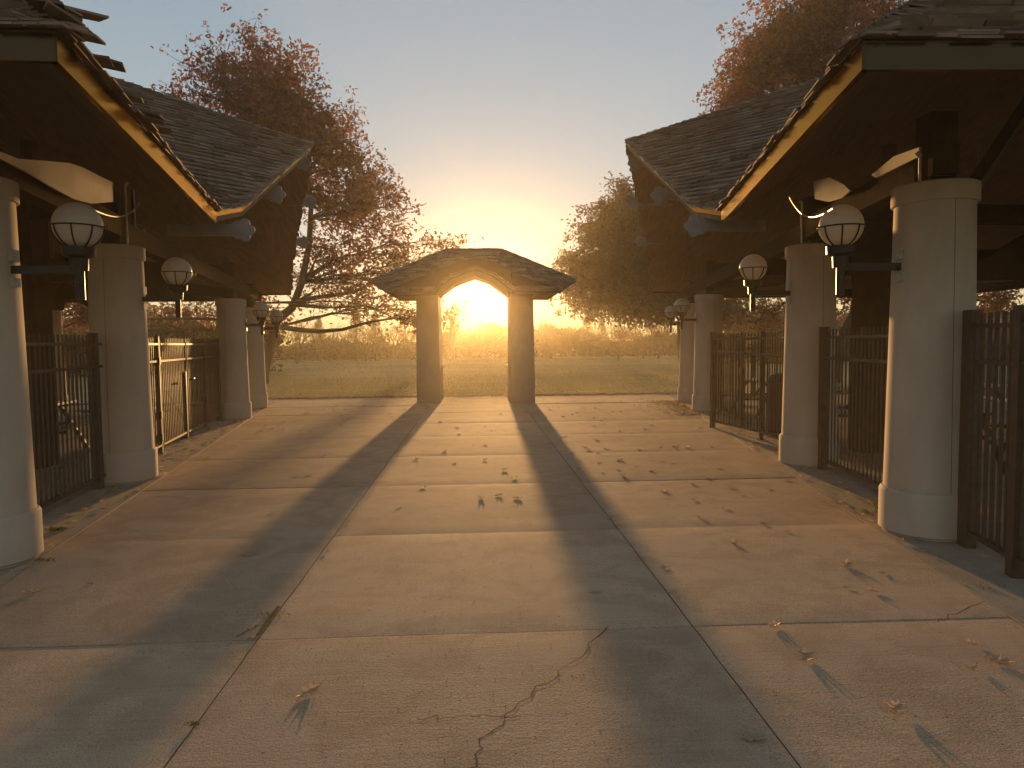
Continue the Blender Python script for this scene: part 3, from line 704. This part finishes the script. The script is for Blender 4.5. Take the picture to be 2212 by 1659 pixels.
def LB(lst, Y, jit, seed):
    rr = random.Random(seed); out = []
    for px, py, pr, wt in lst:
        yy = Y+rr.uniform(-jit, jit); out.append((at(px, py, yy), pr/1534*yy, wt))
    return out
YL = 31
lobL = LB([(395, 215, 45, .6), (440, 150, 55, .55), (480, 200, 80, 1), (550, 110, 48, .6), (520, 150, 50, .9), (590, 170, 70, 1), (640, 190, 50, .8), (560, 230, 80, 1.3), (640, 260, 75, 1.3), (700, 300, 70, 1.2),
           (760, 250, 38, .45), (745, 350, 62, 1.1), (800, 400, 50, .9), (840, 430, 45, .8), (860, 500, 40, .6), (830, 545, 45, .8), (780, 460, 60, .9), (720, 440, 60, 1.1), (700, 520, 60, .55), (770, 540, 60, .6),
           (900, 560, 30, .5), (955, 545, 24, .5), (985, 528, 14, .6), (700, 610, 55, .35), (780, 610, 60, .5), (850, 620, 45, .4), (640, 590, 40, .4), (850, 660, 40, .45), (780, 670, 50, .4), (700, 660, 40, .35), (930, 700, 30, .35), (960, 690, 30, .5), (890, 690, 30, .5),
           (590, 680, 50, .5), (500, 660, 60, .6), (400, 670, 55, .6), (600, 400, 90, 1.0), (520, 330, 90, 1.0)], YL, 2.6, 3)
base = Vector((at(562, 760, YL).x, YL, -.05))
nL = oak(base, at(598, 690, YL), lobL, 'tall russet oak with thin bare lower limbs, behind the left pavilion', M_leafred, 11, r_trunk=.27, leaf=.17, dens=.62, shoots=[at(*p, YL) for p in ((450, 130), (445, 52), (545, 110), (553, 48), (655, 150), (650, 95), (765, 250), (760, 200), (410, 170), (400, 100), (390, 210), (345, 200), (600, 130), (612, 85))],
         forks=[at(640, 655, YL), at(665, 560, YL), at(672, 470, YL), at(655, 610, YL), at(625, 700, YL), at(660, 380, YL)])
# central leader, and the long low limbs that reach right
wd = MB(); rr = random.Random(2); O = base
for pts, r_ in (([(598, 692), (632, 664), (652, 610), (668, 530), (672, 450), (662, 360), (640, 280), (600, 200)], .2), ([(655, 605), (720, 560), (790, 545), (850, 520)], .09),
                ([(640, 650), (700, 640), (760, 632), (830, 600), (900, 580), (960, 552)], .11), ([(600, 705), (640, 712), (690, 716), (740, 712), (800, 695), (850, 688), (930, 690)], .12),
                ([(655, 610), (740, 600), (820, 590), (870, 592)], .07), ([(600, 712), (540, 700), (470, 690), (390, 688), (320, 690)], .12), ([(640, 660), (700, 665), (790, 660), (860, 690), (900, 705)], .06)):
    P = [at(a, b, YL+rr.uniform(-.5, .5))-O for a, b in pts]; wd.tube(P, [r_*(1-.8*i/(len(P)-1)) for i in range(len(P))], 8)
nd = wd.build('limb', M_bark, nL[0], smooth=True, fix=False)
YR = 38
lobR = LB([(1345, 420, 30, .9), (1370, 470, 55, 1.3), (1320, 480, 45, 1.2), (1285, 520, 45, 1.2), (1340, 560, 70, 1.6), (1250, 575, 40, 1.1), (1215, 570, 22, .8), (1290, 620, 60, 1.4), (1400, 600, 70, 1.6), (1240, 650, 35, .8), (1330, 670, 45, .9), (1400, 680, 50, .9), (1450, 640, 60, 1.2), (1470, 560, 70, 1.4), (1440, 470, 70, 1.3),
           (1540, 620, 60, .9), (1600, 670, 45, .7), (1560, 690, 40, .6)], YR, 2.5, 8)
base = Vector((at(1481, 760, YR).x, YR, -.05))
oak(base, at(1470, 700, YR), lobR, 'dense olive brown oak right of the gateway, its crown spreading over the gateway roof end', M_leafgreen, 21, r_trunk=.30, leaf=.17, dens=1.2, clump=.5, forks=[at(1470, 700, YR), at(1430, 640, YR), at(1400, 560, YR)])
YU = 27
lobU = LB([(1560, 225, 40, .9), (1600, 170, 55, 1.2), (1640, 110, 55, 1.2), (1620, 225, 60, 1.3), (1690, 40, 60, 1.1), (1700, 140, 80, 1.5), (1690, 240, 60, 1.2), (1770, 70, 80, 1.4), (1780, 180, 70, 1.3), (1760, -20, 70, 1.1), (1850, 20, 70, 1.1), (1860, 110, 60, 1.1), (1920, 20, 40, .7), (1820, -45, 50, 1), (1560, 280, 30, .9),
           (1860, 650, 70, .8), (1640, 690, 40, .5), (1960, 600, 80, .8), (2160, 660, 60, .8), (1720, 660, 50, .5)], YU, 2.4, 5)
base = Vector((at(1790, 770, YU).x, YU, -.05))
oak(base, at(1880, 600, YU), lobU, 'tall rust red oak rising behind the roof of the right pavilion, leaning trunk', M_leafred2, 31, r_trunk=.34, leaf=.15, dens=.9, clump=.45, forks=[at(1880, 600, YU), at(1820, 350, YU), at(1780, 230, YU), at(1850, 480, YU)])
YB = 26
lobB = LB([(150, 640, 45, 1.0), (100, 600, 60, .9), (200, 680, 40, .8), (60, 560, 60, .7), (250, 640, 60, .6)], YB, 1.5, 15)
base = Vector((at(60, 800, YB).x, YB, -.05))
oak(base, at(80, 690, YB), lobB, 'small red leaved tree seen through the open bay beside the nearest left column', M_leafred2, 41, r_trunk=.16, leaf=.12, dens=1.1, clump=.4)

# bare trees, conifers, thicket at the far edge of the lawn
def bare_tree(base, h, seed, label, name='bare_tree', leafy=0, grp='bare trees along the far edge of the lawn'):
    rr = random.Random(seed); root = empty(name, base, 0, label, 'tree', grp); wood = MB(); lv = MB()
    def grow(p, d, l, r_, lev):
        n = 4; pts = [p]; rs = [r_]
        for i in range(n):
            d = (d+Vector((rr.gauss(0, .14), rr.gauss(0, .14), rr.gauss(.03, .08)))).normalized(); p = p+d*l/n; pts.append(p); rs.append(r_*(1-.12*(i+1)))
        wood.tube(pts, rs, 7 if lev == 0 else 4, False)
        if lev >= 5 or r_ < .006: 
            if leafy:
                for _ in range(leafy): leafquad(lv, p+Vector((rr.gauss(0, .2), rr.gauss(0, .2), rr.gauss(0, .2))), .16, rr)
            return
        for k in range(rr.choice((2, 3, 3)) if lev else 4):
            st = pts[rr.randint(2, n)] if k else pts[-1]
            ax = Vector((rr.gauss(0, 1), rr.gauss(0, 1), 0)).normalized(); nd_ = (d+ax*rr.uniform(.4, .85)+Vector((0, 0, .15))).normalized()
            grow(st, nd_, l*rr.uniform(.6, .82), r_*rr.uniform(.5, .66), lev+1)
    grow(Vector((0, 0, 0)), Vector((0, 0, 1)), h*.30, h*.022+.02, 0)
    wood.build('trunk', M_bark, root, fix=False)
    if leafy: lv.build('crown', M_leafred2, root, fix=False)
    return root
for i, (px, Y, h_, lf, lb) in enumerate(((975, 78, 8.2, 0, 'tallest bare tree framed inside the gateway, beside its left pillar'), (1040, 92, 5.6, 0, 'slim bare tree near the middle of the gateway opening'), (1078, 90, 6.0, 0, 'bare tree right of the middle in the gateway opening'), (1098, 96, 6.2, 0, 'bare tree close beside the right gateway pillar'),
                                     (790, 80, 5.6, 0, 'bare tree between the left oak and the gateway'), (890, 88, 6.2, 0, 'bare tree just left of the gateway pillar'), (850, 96, 5.8, 0, 'low bare tree under the low limbs of the left oak'),
                                     (640, 74, 6.0, 2, 'thinly leaved tree beyond the last left column'), (1335, 72, 4.2, 2, 'young tree on the right lawn, left of the row'), (1390, 70, 4.0, 2, 'young tree on the right lawn, middle of the row'), (1422, 68, 4.2, 2, 'young tree on the right lawn, close to the last right column'),
                                     (1610, 60, 7.5, 1, 'bare tree seen under the right pavilion roof, beside the gate'), (1655, 52, 7.2, 2, 'half bare red tree seen under the right pavilion roof, by the second column'), (1130, 100, 5.2, 0, 'bare tree hidden partly by the right gateway pillar'), (1190, 88, 5.4, 1, 'bushy tree just right of the gateway'), (450, 70, 6.0, 0, 'bare tree seen over the left double gate'), (350, 74, 6.5, 0, 'bare tree seen over the fence by the second left column'))):
    k_ = .84 if Y > 70 else 1; p = at(px, 745, Y*k_); bare_tree((p.x, Y*k_, -.1), h_*k_, 100+i, lb, leafy=lf)
def conifer(base, h, seed, label):
    rr = random.Random(seed); root = empty('conifer', base, 0, label, 'tree', 'conifers along the far edge of the lawn'); t = MB(); t.tube([(0, 0, 0), (0, 0, h*.96)], [.14, .02], 7); t.build('trunk', M_bark, root)
    c = MB(); n = int(h*420)
    for i in range(n):
        z = h*(1-(1-rr.random())**.62 if False else rr.random()**.8); k = 1-z/h; rad = (k*.34*h)*(.55+.45*abs(math.sin(z*5+rr.uniform(-.5, .5)))); a = rr.uniform(0, 6.283); q_ = rr.uniform(.3, 1)**.5*rad
        p = Vector((math.cos(a)*q_, math.sin(a)*q_, z-q_*.25)); d = Vector((math.cos(a), math.sin(a), rr.uniform(-.5, .1)))*rr.uniform(.15, .35); sd2 = Vector((-math.sin(a), math.cos(a), rr.uniform(-.3, .3)))*rr.uniform(.04, .10)
        c.face([p-sd2, p+sd2, p+d])
    c.build('crown', M_conif, root, fix=False)
for i, (px, Y, h_, lb) in enumerate(((770, 82, 6.6, 'taller dark conifer at the far edge of the lawn, left of the gateway'), (812, 88, 6.0, 'second dark conifer beside the taller one left of the gateway'), (1268, 95, 6.2, 'small pointed conifer standing alone right of the gateway'), (1300, 97, 5.4, 'lowest conifer right of the gateway'), (690, 90, 5.6, 'round topped conifer nearer the left pavilion'))):
    p = at(px, 745, Y*.84); conifer((p.x, Y*.84, -.1), h_*.86, 40+i, lb)
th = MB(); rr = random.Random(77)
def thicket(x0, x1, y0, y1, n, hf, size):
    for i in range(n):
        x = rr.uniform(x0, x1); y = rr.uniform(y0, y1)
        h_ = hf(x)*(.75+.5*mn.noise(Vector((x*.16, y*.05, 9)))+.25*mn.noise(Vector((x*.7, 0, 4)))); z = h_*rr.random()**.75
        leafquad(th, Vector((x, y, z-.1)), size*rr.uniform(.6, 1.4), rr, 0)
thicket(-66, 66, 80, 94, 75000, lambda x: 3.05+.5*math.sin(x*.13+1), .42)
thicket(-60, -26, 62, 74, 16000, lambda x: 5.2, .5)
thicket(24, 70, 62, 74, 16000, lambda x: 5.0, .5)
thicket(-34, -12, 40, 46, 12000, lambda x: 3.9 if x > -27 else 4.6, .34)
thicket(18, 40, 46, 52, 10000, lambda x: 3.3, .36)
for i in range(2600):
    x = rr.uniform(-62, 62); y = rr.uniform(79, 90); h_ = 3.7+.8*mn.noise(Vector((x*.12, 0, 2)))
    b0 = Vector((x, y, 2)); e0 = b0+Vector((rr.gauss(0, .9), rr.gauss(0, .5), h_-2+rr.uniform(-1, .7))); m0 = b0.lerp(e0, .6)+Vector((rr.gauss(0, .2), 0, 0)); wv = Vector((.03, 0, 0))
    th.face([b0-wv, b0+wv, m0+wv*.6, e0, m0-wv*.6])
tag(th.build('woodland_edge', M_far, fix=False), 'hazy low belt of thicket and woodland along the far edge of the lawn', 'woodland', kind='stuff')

# ------------------------------------------------------------------ grass and leaf litter
gb = MB(); rr = random.Random(12)
for i in range(90000):
    y = 21.92+abs(rr.gauss(0, 9)) if rr.random() < .6 else rr.uniform(21.92, 70); x = rr.uniform(-8.5-.45*(y-21), 8.5+.45*(y-21))
    h_ = rr.uniform(.03, .075)*(1+(y-22)*.012); w_ = .004+(y-22)*.0006; a = rr.uniform(0, 6.28); d = Vector((math.cos(a), math.sin(a), 0))*w_; l = Vector((rr.gauss(0, .02), rr.gauss(0, .02), h_)); p = Vector((x, y, -.03+.10*mn.noise(Vector((x*.03, y*.12, 0)))*min(1, max(0, (y-23)/8))))
    gb.face([p-d, p+d, p+l])
tag(gb.build('grass', M_blade, fix=False), 'short dry grass of the lawn beyond the plaza', 'grass', kind='stuff')
def oakleaf(mb, p, size, rot, curl, rr, flip=1):
    n = 9; pts = []
    outl = [(0, -.5), (.06, -.34), (.26, -.30), (.10, -.16), (.36, -.02), (.14, .06), (.32, .24), (.10, .26), (.0, .5), (-.10, .26), (-.30, .2), (-.13, .05), (-.38, -.04), (-.11, -.17), (-.24, -.32), (-.05, -.35)]
    rc, rs = math.cos(rot), math.sin(rot); k = len(mb.v)
    tilt = rr.uniform(-.3, .3)
    def hh(x, y): return size*(curl*(x*x*3.4+abs(y)**2*1.5)+.02*math.sin(9*x+5*y)-.035+tilt*y*.45)
    cpts = [(0, -.32), (0, -.05), (0, .25)]
    for x, y in outl: mb.v.append((p[0]+size*(x*rc-y*rs), p[1]+size*(x*rs+y*rc), p[2]+.004+max(0, hh(x, y))))
    for x, y in cpts: mb.v.append((p[0]+size*(x*rc-y*rs), p[1]+size*(x*rs+y*rc), p[2]+.003+max(0, hh(x, y)*.6)))
    c0, c1, c2 = k+16, k+17, k+18
    near = [0, 0, 0, 1, 1, 1, 2, 2, 2, 2, 2, 1, 1, 1, 0, 0]
    for i in range(16):
        j = (i+1) % 16; a, b = near[i], near[j]
        mb.f.append((k+i, k+j, k+16+a)) if a == b else mb.f.append((k+i, k+j, k+16+b, k+16+a))
    # stalk
    s0 = Vector((p[0]+size*(.5*rs), p[1]-size*.5*rc, p[2]+.006)); e = s0+Vector((.35*size*rs, -.35*size*rc, size*.12)); wv = Vector((rc, rs, 0))*size*.02
    mb.face([s0-wv, s0+wv, e])
spots = [  # px, py, size, curl, label
 (665, 1497, .15, 1.0, 'curled pale oak leaf with a long shadow on the near slab, left of the crack'),
 (1628, 1596, .13, .7, 'pale upturned leaf lying in the right pillar shadow near the bottom edge'),
 (1935, 1533, .14, 1.0, 'curled leaf with a long forked shadow, low on the right'),
 (1740, 1420, .16, .9, 'brown curled leaf on the near right slab, just beyond the pillar shadow'),
 (2158, 1430, .15, .9, 'leaf at the right edge of the near slab, right of a yellowish one'),
 (2105, 1445, .10, .8, 'yellowish leaf at the right edge of the near slab, left of a larger leaf'),
 (2101, 1391, .08, 1.2, 'small bright folded leaf standing near the right picture edge'),
 (1670, 1352, .11, .9, 'pale leaf just below the near cross joint on the right'),
 (1287, 1280, .10, .3, 'flat pale leaf at the edge of the right pillar shadow'),
 (1452, 1280, .09, .3, 'flat pale leaf beside the right long joint'),
 (1437, 1228, .13, .4, 'thin pale leaf above the right long joint'),
 (1828, 1222, .17, 1.0, 'large curled leaf with a broad shadow before the nearest right column'),
 (1908, 1240, .10, .6, 'flat leaf near the foot of the nearest right column'),
 (1886, 1277, .11, .9, 'curled leaf below the large one before the nearest right column'),
 (1586, 1175, .13, 1.0, 'dark curled leaf in the middle of the second right slab'),
 (1650, 1132, .13, .7, 'pale leaf lying on the second cross joint at right'),
 (1578, 1052, .12, .9, 'dark curled leaf on the third right slab'),
 (1512, 1118, .10, .9, 'small dark leaf left of the second cross joint leaf'),
 (1565, 1098, .11, .8, 'narrow curled leaf above the second cross joint at right'),
 (1500, 1080, .09, .8, 'small curled leaf right of the right long joint'),
 (535, 1199, .17, .35, 'broad flat leaf on the left slab beside the pillar shadow'),
 (70, 1281, .13, .9, 'curled leaf near the left picture edge with a shadow to the corner'),
 (195, 1262, .08, .4, 'small dark leaf on the left slab below the nearest fence'),
 (590, 1108, .10, .3, 'flat pale leaf in the left pillar shadow'),
 (705, 1192, .08, .6, 'small leaf lying on the left long joint'),
 (750, 1127, .09, .6, 'dark bit of leaf caught in the left long joint'),
 (1040, 1077, .12, 1.3, 'left one of three curled leaves in a row on the middle lane'),
 (1078, 1071, .13, 1.3, 'middle one of three curled leaves in a row on the middle lane'),
 (1117, 1077, .13, 1.3, 'right one of three curled leaves in a row on the middle lane'),
 (900, 992, .13, 1.2, 'curled leaf left of centre on the middle lane'),
 (960, 975, .13, 1.0, 'curled leaf near the centre of the middle lane'),
 (1047, 994, .12, 1.1, 'upturned leaf at the centre of the middle lane'),
 (1090, 1015, .13, 1.0, 'lean curled leaf right of centre on the middle lane'),
 (1110, 1033, .13, .9, 'curled leaf just above the third cross joint'),
 (915, 1053, .11, .8, 'dark leaf just left of the three in a row'),
 (863, 1096, .09, .6, 'small leaf beside the left long joint'),
 (825, 990, .12, .7, 'flat leaf left of the left long joint'),
 (1255, 1056, .13, .4, 'pale flat leaf touching the right long joint'),
 (1315, 1120, .11, .7, 'dry leaf lying on the right long joint'),
 (1345, 1028, .13, .9, 'leaf with a short shadow on the third right slab'),
 (1338, 995, .15, 1.0, 'pair like curled leaf on the fourth right slab'),
 (1270, 972, .12, .8, 'leaf near the right pillar shadow edge, far half'),
 (665, 1028, .10, .5, 'small leaf on the left slab beyond the pillar shadow'),
 (700, 985, .11, .5, 'leaf at the left edge of the pillar shadow'),
 (640, 1030, .10, .5, 'flat leaf beside the left pillar shadow'),
 (450, 990, .12, .8, 'leaf on the left slab before the double gate'),
 (425, 1040, .10, .6, 'pale leaf left of the pillar shadow by the second left column'),
 (780, 1030, .09, .5, 'small leaf within the left pillar shadow, far half'),
 (1700, 1148, .08, .6, 'small leaf before the fence between the right columns'),
 (1830, 1270, .07, .4, 'tiny dry leaf below the large curled leaf at right'),
]
rr = random.Random(99)
for px, py, sz, cu, lb in spots:
    p = gnd(px, py); q = MB(); oakleaf(q, (0, 0, 0), sz, rr.uniform(0, 6.28), cu*rr.uniform(.3, .5), rr)
    o = q.build('fallen_leaf', M_litter, None, smooth=False, fix=False); o.location = (p.x, p.y, .002)
    tag(o, lb, 'leaf', 'dry oak leaves scattered on the plaza')
def protos(n):
    out = []
    for i in range(n):
        q = MB(); oakleaf(q, (0, 0, 0), 1.0, 0, rr.uniform(.25, .6), rr); me = bpy.data.meshes.new('fallen_leaf'); me.from_pydata(q.v, [], q.f); me.materials.append(M_litter); out.append(me)
    return out
PL = protos(14)
zones = [  # n, x range, y range, label
 (80, (1.35, 5.0), (11.5, 21.6), 'small curled leaf on the far right slabs before the last right columns'),
 (34, (-1.2, 1.2), (9.5, 21.6), 'one of the small leaves on the middle lane leading to the gateway'),
 (52, (-4.9, -1.35), (13.0, 21.6), 'one of the small leaves on the far left slabs, before the last left columns'),
 (34, (1.4, 3.9), (7.0, 11.5), 'one of the leaves on the middle right slabs, before the right fence'),
]
for n, xr, yr, lb in zones:
    for i in range(n):
        y = yr[0]+(yr[1]-yr[0])*rr.random()**.75; x = rr.uniform(*xr)
        if abs(x) > edge_x(y)-.1: x = math.copysign(edge_x(y)-.15, x)
        o = bpy.data.objects.new('fallen_leaf', rr.choice(PL)); C.objects.link(o); sz = rr.uniform(.07, .14)
        o.location = (x, y, .002); o.scale = (sz, sz, sz*rr.uniform(.25, .9)); o.rotation_euler = (rr.uniform(-.1, .1), rr.uniform(-.1, .1), rr.uniform(0, 6.28))
        tag(o, lb, 'leaf', 'dry oak leaves scattered on the plaza')
q = MB()
for i in range(5200):
    x = rr.uniform(-7.5, 7.5); y = 21.95+abs(rr.gauss(0, .35)); oakleaf(q, (x, y, -.01+rr.uniform(0, .03)), rr.uniform(.06, .12), rr.uniform(0, 6.28), rr.uniform(.2, .7), rr) if abs(x) > 1.1 or rr.random() < .25 else None
for s in (-1, 1):
    for i in range(260):
        y = rr.uniform(5, 21.5); x = s*(edge_x(y)+rr.uniform(.0, .7)); oakleaf(q, (x, y, .010), rr.uniform(.05, .10), rr.uniform(0, 6.28), rr.uniform(.3, .7), rr)
    for i in range(700):
        y = rr.uniform(6, 21); x = s*rr.uniform(edge_x(y)+.8, 12); oakleaf(q, (x, y, .0), rr.uniform(.06, .11), rr.uniform(0, 6.28), rr.uniform(.3, .7), rr)
for i in range(500):
    y = rr.uniform(15.5, 19.5); x = edge_x(y)-abs(rr.gauss(0, .35)); oakleaf(q, (x, y, .004), rr.uniform(.05, .10), rr.uniform(0, 6.28), rr.uniform(.3, .7), rr)
tag(q.build('leaf_litter', M_litter, fix=False), 'loose drift of dry leaves along the lawn edge and the fence feet', 'leaf litter', kind='stuff')
q = MB()
for i in range(2600):                  # grit and crumbs, a few millimetres each
    y = rr.uniform(2.4, 9); x = rr.uniform(-3.6, 3.6)*min(1, .3+y/9); r_ = rr.uniform(.0012, .004)
    p = Vector((x, y, .002)); a = rr.uniform(0, 6.28); v_ = [p+Vector((math.cos(a+k*2.1)*r_, math.sin(a+k*2.1)*r_, 0)) for k in range(3)]; t = p+Vector((0, 0, r_*1.2))
    n0 = len(q.v); q.v += [tuple(z_) for z_ in v_]+[tuple(t)]; q.f += [(n0, n0+1, n0+3), (n0+1, n0+2, n0+3), (n0+2, n0, n0+3)]
tag(q.build('grit', M_litter, fix=False), 'fine grit and crumbs strewn over the near concrete slabs', 'grit', kind='stuff')
def weed(px, py, n, h_, label, spread=.05, straight=0):
    p = gnd(px, py); q = MB(); r2 = random.Random(int(px))
    for i in range(n):
        a = r2.uniform(0, 6.28); b = Vector((r2.gauss(0, spread), r2.gauss(0, spread)*.6, 0)); d = Vector((math.cos(a), math.sin(a), r2.uniform(.3, 1.4))).normalized(); w_ = Vector((-d.y, d.x, 0)).normalized()*h_*.13; l = h_*r2.uniform(.6, 1.2)
        q.face([b, b+d*l*.5+w_, b+d*l-Vector((0, 0, l*.25)), b+d*l*.5-w_])
    o = q.build('weed', M_weed, None, fix=False); o.location = (p.x, p.y, .0); tag(o, label, 'weed', 'weeds growing in the paving joints')
weed(120, 1146, 50, .06, 'green weed tuft at the foot of the fence beside the nearest left column')
weed(96, 1212, 26, .05, 'small weed against the plinth of the nearest left column')
weed(417, 1566, 34, .025, 'tiny moss green tuft in the left long joint near the bottom edge', .014)
weed(590, 1328, 90, .018, 'low mossy growth filling the broken joint left of centre', .045)
weed(548, 1380, 30, .015, 'speck of moss where the left long joint meets the near cross joint', .02)
weed(1880, 1108, 44, .055, 'weed tuft beside the nearest right column on its far side', .07)
weed(1895, 1098, 10, .13, 'tall pale sprig beside the nearest right column', .02)
weed(1800, 1085, 30, .03, 'low weeds in the strip joint between the two nearest right columns', .08)
weed(2128, 1268, 26, .03, 'low weeds at the fence foot by the right picture edge', .08)

# ------------------------------------------------------------------ haze
hz = MB(); hz.box(-95, 95, -12, 135, -1.1, 17.5)
mh = bpy.data.materials.new('evening_haze'); mh.use_nodes = True; n = mh.node_tree; n.nodes.remove(n.nodes['Principled BSDF'])
pvv = n.nodes.new('ShaderNodeVolumePrincipled'); pvv.inputs['Color'].default_value = (1, .88, .62, 1); pvv.inputs['Density'].default_value = .0019; pvv.inputs['Anisotropy'].default_value = .42
pv2 = n.nodes.new('ShaderNodeVolumePrincipled'); pv2.inputs['Color'].default_value = (1, .88, .62, 1); pv2.inputs['Density'].default_value = .00035; pv2.inputs['Anisotropy'].default_value = .91
ads = n.nodes.new('ShaderNodeAddShader'); n.links.new(pvv.outputs[0], ads.inputs[0]); n.links.new(pv2.outputs[0], ads.inputs[1])
n.links.new(ads.outputs[0], n.nodes['Material Output'].inputs['Volume'])
ho = hz.build('haze', mh); tag(ho, 'warm evening haze filling the air over plaza and lawn', 'haze', kind='stuff')
